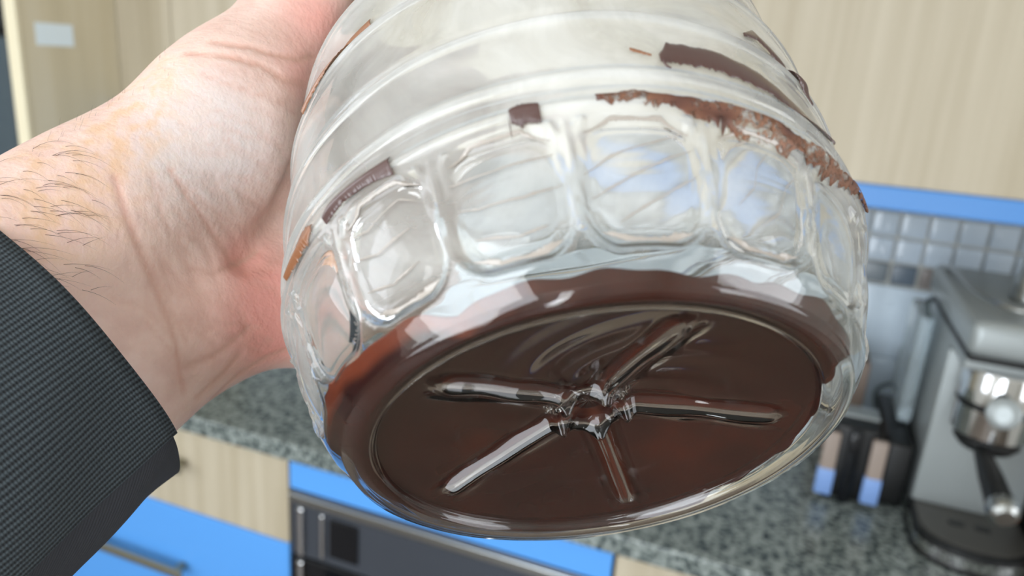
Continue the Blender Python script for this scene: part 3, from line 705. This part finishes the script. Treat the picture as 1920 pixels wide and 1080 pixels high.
se = node(nt, 'ShaderNodeSeparateColor'); nt.links.new(va.outputs[0], se.inputs[0])
v = coords(nt, (1, 1, 1)); n1 = node(nt, 'ShaderNodeTexNoise'); n1.inputs['Scale'].default_value = 130; n1.inputs['Detail'].default_value = 6; nt.links.new(v, n1.inputs['Vector'])
base = ramp(nt, n1.outputs[0], [(.3, (220, 182, 168)), (.5, (231, 197, 183)), (.75, (238, 208, 195))])
def mixc(a, fac, colr):
    m = node(nt, 'ShaderNodeMix', data_type='RGBA'); nt.links.new(fac, m.inputs['Factor']); nt.links.new(a, m.inputs[6]); m.inputs[7].default_value = lin(colr); return m.outputs[2]
c1_ = mixc(base, se.outputs[0], (230, 160, 148)); c2_ = mixc(c1_, se.outputs[1], (216, 200, 194))
n2 = node(nt, 'ShaderNodeTexNoise'); n2.inputs['Scale'].default_value = 260; nt.links.new(v, n2.inputs['Vector'])
tm_ = node(nt, 'ShaderNodeMath', operation='MULTIPLY'); nt.links.new(se.outputs[2], tm_.inputs[0]); nt.links.new(ramp(nt, n2.outputs[0], [(.42, (60, 60, 60)), (.65, (235, 235, 235))]), tm_.inputs[1])
c3_ = mixc(c2_, tm_.outputs[0], (222, 182, 148)); c4_ = mixc(c3_, va.outputs['Alpha'], (212, 164, 146))
nt.links.new(c4_, pb.inputs['Base Color'])
# fine skin wrinkles
mp = coords(nt, (260, 700, 420)); n3 = node(nt, 'ShaderNodeTexNoise'); n3.inputs['Scale'].default_value = 1; n3.inputs['Detail'].default_value = 5; nt.links.new(mp, n3.inputs['Vector'])
vo = node(nt, 'ShaderNodeTexVoronoi'); vo.feature = 'DISTANCE_TO_EDGE'; vo.inputs['Scale'].default_value = 900; nt.links.new(v, vo.inputs['Vector'])
sm = node(nt, 'ShaderNodeMath', operation='MULTIPLY_ADD'); nt.links.new(vo.outputs['Distance'], sm.inputs[0]); sm.inputs[1].default_value = .35; nt.links.new(n3.outputs[0], sm.inputs[2])
bump(M_skin, sm.outputs[0], .6, .0004)
tag(hand, 'person in a dark ribbed sleeve gripping the clear jar with a bare hand', 'person')

# hairs on the wrist
hv = []; hf = []
def add_hair(pp, r):
    pp = np.array(pp); b = len(hv)*0 + sum(1 for _ in ()) ; n0 = len(hv)
    for i, p in enumerate(pp):
        t = pp[min(i+1, len(pp)-1)]-pp[max(i-1, 0)]; t /= np.linalg.norm(t)+1e-12
        a = np.cross(t, [0.3, .5, .81]); a /= np.linalg.norm(a); b_ = np.cross(t, a); rr = r*(1-.85*i/(len(pp)-1))
        for q in range(3): hv.append(p + rr*(math.cos(q*2.094)*a + math.sin(q*2.094)*b_))
    for i in range(len(pp)-1):
        for q in range(3):
            k_ = (q+1) % 3; hf.append((n0+i*3+q, n0+i*3+k_, n0+i*3+3+k_, n0+i*3+3+q))
side = R @ np.array([1., 0, 0]); upw = R @ np.array([0, 1., 0])
cnt = 0
for _ in range(260):
    if cnt > 75: break
    u = random.uniform(-20, 175); v_ = random.uniform(262, 560)
    if u > 110 and random.random() < .5: continue
    p, nn = hit(u, v_)
    if p is None: continue
    if nn @ (CAM-p) < 0: nn = -nn
    L = random.uniform(.004, .011); dirv = side*random.uniform(.7, 1) + upw*random.uniform(-.15, .45); dirv -= (dirv@nn)*nn; dirv /= np.linalg.norm(dirv)
    bend = random.uniform(.3, 1.0); pp = []
    for s_ in np.linspace(0, 1, 7):
        pp.append(p + dirv*L*s_ + nn*(L*.35*s_*(1-.55*s_)) - upw*(L*bend*.45*s_*s_))
    add_hair(pp, .000048); cnt += 1
for _ in range(70):           # short ones on the upper outline
    u = random.uniform(60, 330); v_ = 300 - (u-0)*.62 + random.uniform(-25, 40)
    p, nn = hit(u, v_)
    if p is None: continue
    if nn @ (CAM-p) < 0: nn = -nn
    L = random.uniform(.002, .0045); pp = [p + (nn*.6 + side*.5 + upw*.2)*L*s_ - upw*L*.3*s_*s_ for s_ in np.linspace(0, 1, 5)]
    add_hair(pp, .000022)
M_hair = mat('dark_body_hair', (52, 36, 32), .5)
hr = np_mesh('hair', np.array(hv), np.array(hf), M_hair, hand); hr['kind'] = 'stuff'

# sleeve: a tapering tube around the forearm, ribbed cloth with a smooth underside panel
M_rib = mat('dark_ribbed_cloth', (52, 58, 62), .85); nt = M_rib.node_tree; pb = nt.nodes['Principled BSDF']
uvn = node(nt, 'ShaderNodeTexCoord'); mpp = node(nt, 'ShaderNodeMapping'); nt.links.new(uvn.outputs['UV'], mpp.inputs[0])
wv = node(nt, 'ShaderNodeTexWave'); wv.wave_type = 'BANDS'; wv.bands_direction = 'X'; wv.inputs['Scale'].default_value = .3183*1.0; wv.inputs['Distortion'].default_value = .6; wv.inputs['Detail'].default_value = 2; wv.inputs['Detail Scale'].default_value = 3
nt.links.new(mpp.outputs[0], wv.inputs['Vector'])
wv2 = node(nt, 'ShaderNodeTexWave'); wv2.wave_type = 'BANDS'; wv2.bands_direction = 'Y'; wv2.inputs['Scale'].default_value = .3183*1.5; wv2.inputs['Distortion'].default_value = 1.2
nt.links.new(mpp.outputs[0], wv2.inputs['Vector'])
mm_ = node(nt, 'ShaderNodeMath', operation='MULTIPLY_ADD'); nt.links.new(wv2.outputs['Fac'], mm_.inputs[0]); mm_.inputs[1].default_value = .28; nt.links.new(wv.outputs['Fac'], mm_.inputs[2])
nt.links.new(ramp(nt, mm_.outputs[0], [(.12, (20, 23, 27)), (.5, (46, 54, 59)), (1, (66, 75, 80))]), pb.inputs['Base Color'])
bump(M_rib, mm_.outputs[0], .8, .0006)
M_twill = mat('dark_smooth_cloth', (44, 46, 52), .8); nt = M_twill.node_tree
v = coords(nt, (1, 1, 1), 'UV'); wv3 = node(nt, 'ShaderNodeTexWave'); wv3.inputs['Scale'].default_value = .6; wv3.bands_direction = 'DIAGONAL'; wv3.inputs['Distortion'].default_value = 1
nt.links.new(v, wv3.inputs['Vector']); bump(M_twill, wv3.outputs['Fac'], .35, .0003)
def sleeve(name, b0_, b1_, m, off, a_start, nb=90, na=60):
    vs = []; uvs = []
    for i in range(na):
        al = a_start - .17*i/(na-1)
        for q in range(nb+1):
            be = b0_ + (b1_-b0_)*q/nb
            wob = .0010*math.sin(be*3+al*70)*min(1, (a_start-al)/.03) + .0006*math.sin(be*7-al*160)
            hem = .0006*math.exp(-((a_start-al)/.003)**2)
            ra, rb = SLA + off + wob + hem + .09*(a_start-al), SLB + off + wob + hem + .09*(a_start-al)
            vs.append(H(al, SB0 + ra*math.cos(be), SC0 + rb*math.sin(be))); uvs.append(((be)*34, (-al)*1000/1.0))
    V = np.array(vs); nb1 = nb+1; f = []
    for i in range(na-1):
        for q in range(nb): f.append((i*nb1+q, i*nb1+q+1, (i+1)*nb1+q+1, (i+1)*nb1+q))
    o = np_mesh(name, cam2w(V*HS), np.array(f), m, hand)
    uvl = o.data.uv_layers.new(name='UVMap'); li = np.empty(len(o.data.loops), np.int32); o.data.loops.foreach_get('vertex_index', li)
    uvl.data.foreach_set('uv', np.array(uvs, np.float32)[li].ravel())
    sl = o.modifiers.new('thickness', 'SOLIDIFY'); sl.thickness = .0011; sl.offset = -1
    return o
SLA, SLB, SB0, SC0 = .0415, .0365, .0060, .0005
SEAM = math.radians(54)
sleeve('sleeve', SEAM, SEAM+2*PI*.78, M_rib, 0, -.0035, 200)
sl2 = sleeve('sleeve_underside', SEAM-2*PI*.23, SEAM+.03, M_twill, -.0008, -.0044, 80); sl2['label'] = 'smooth dark cloth panel under the ribbed sleeve'
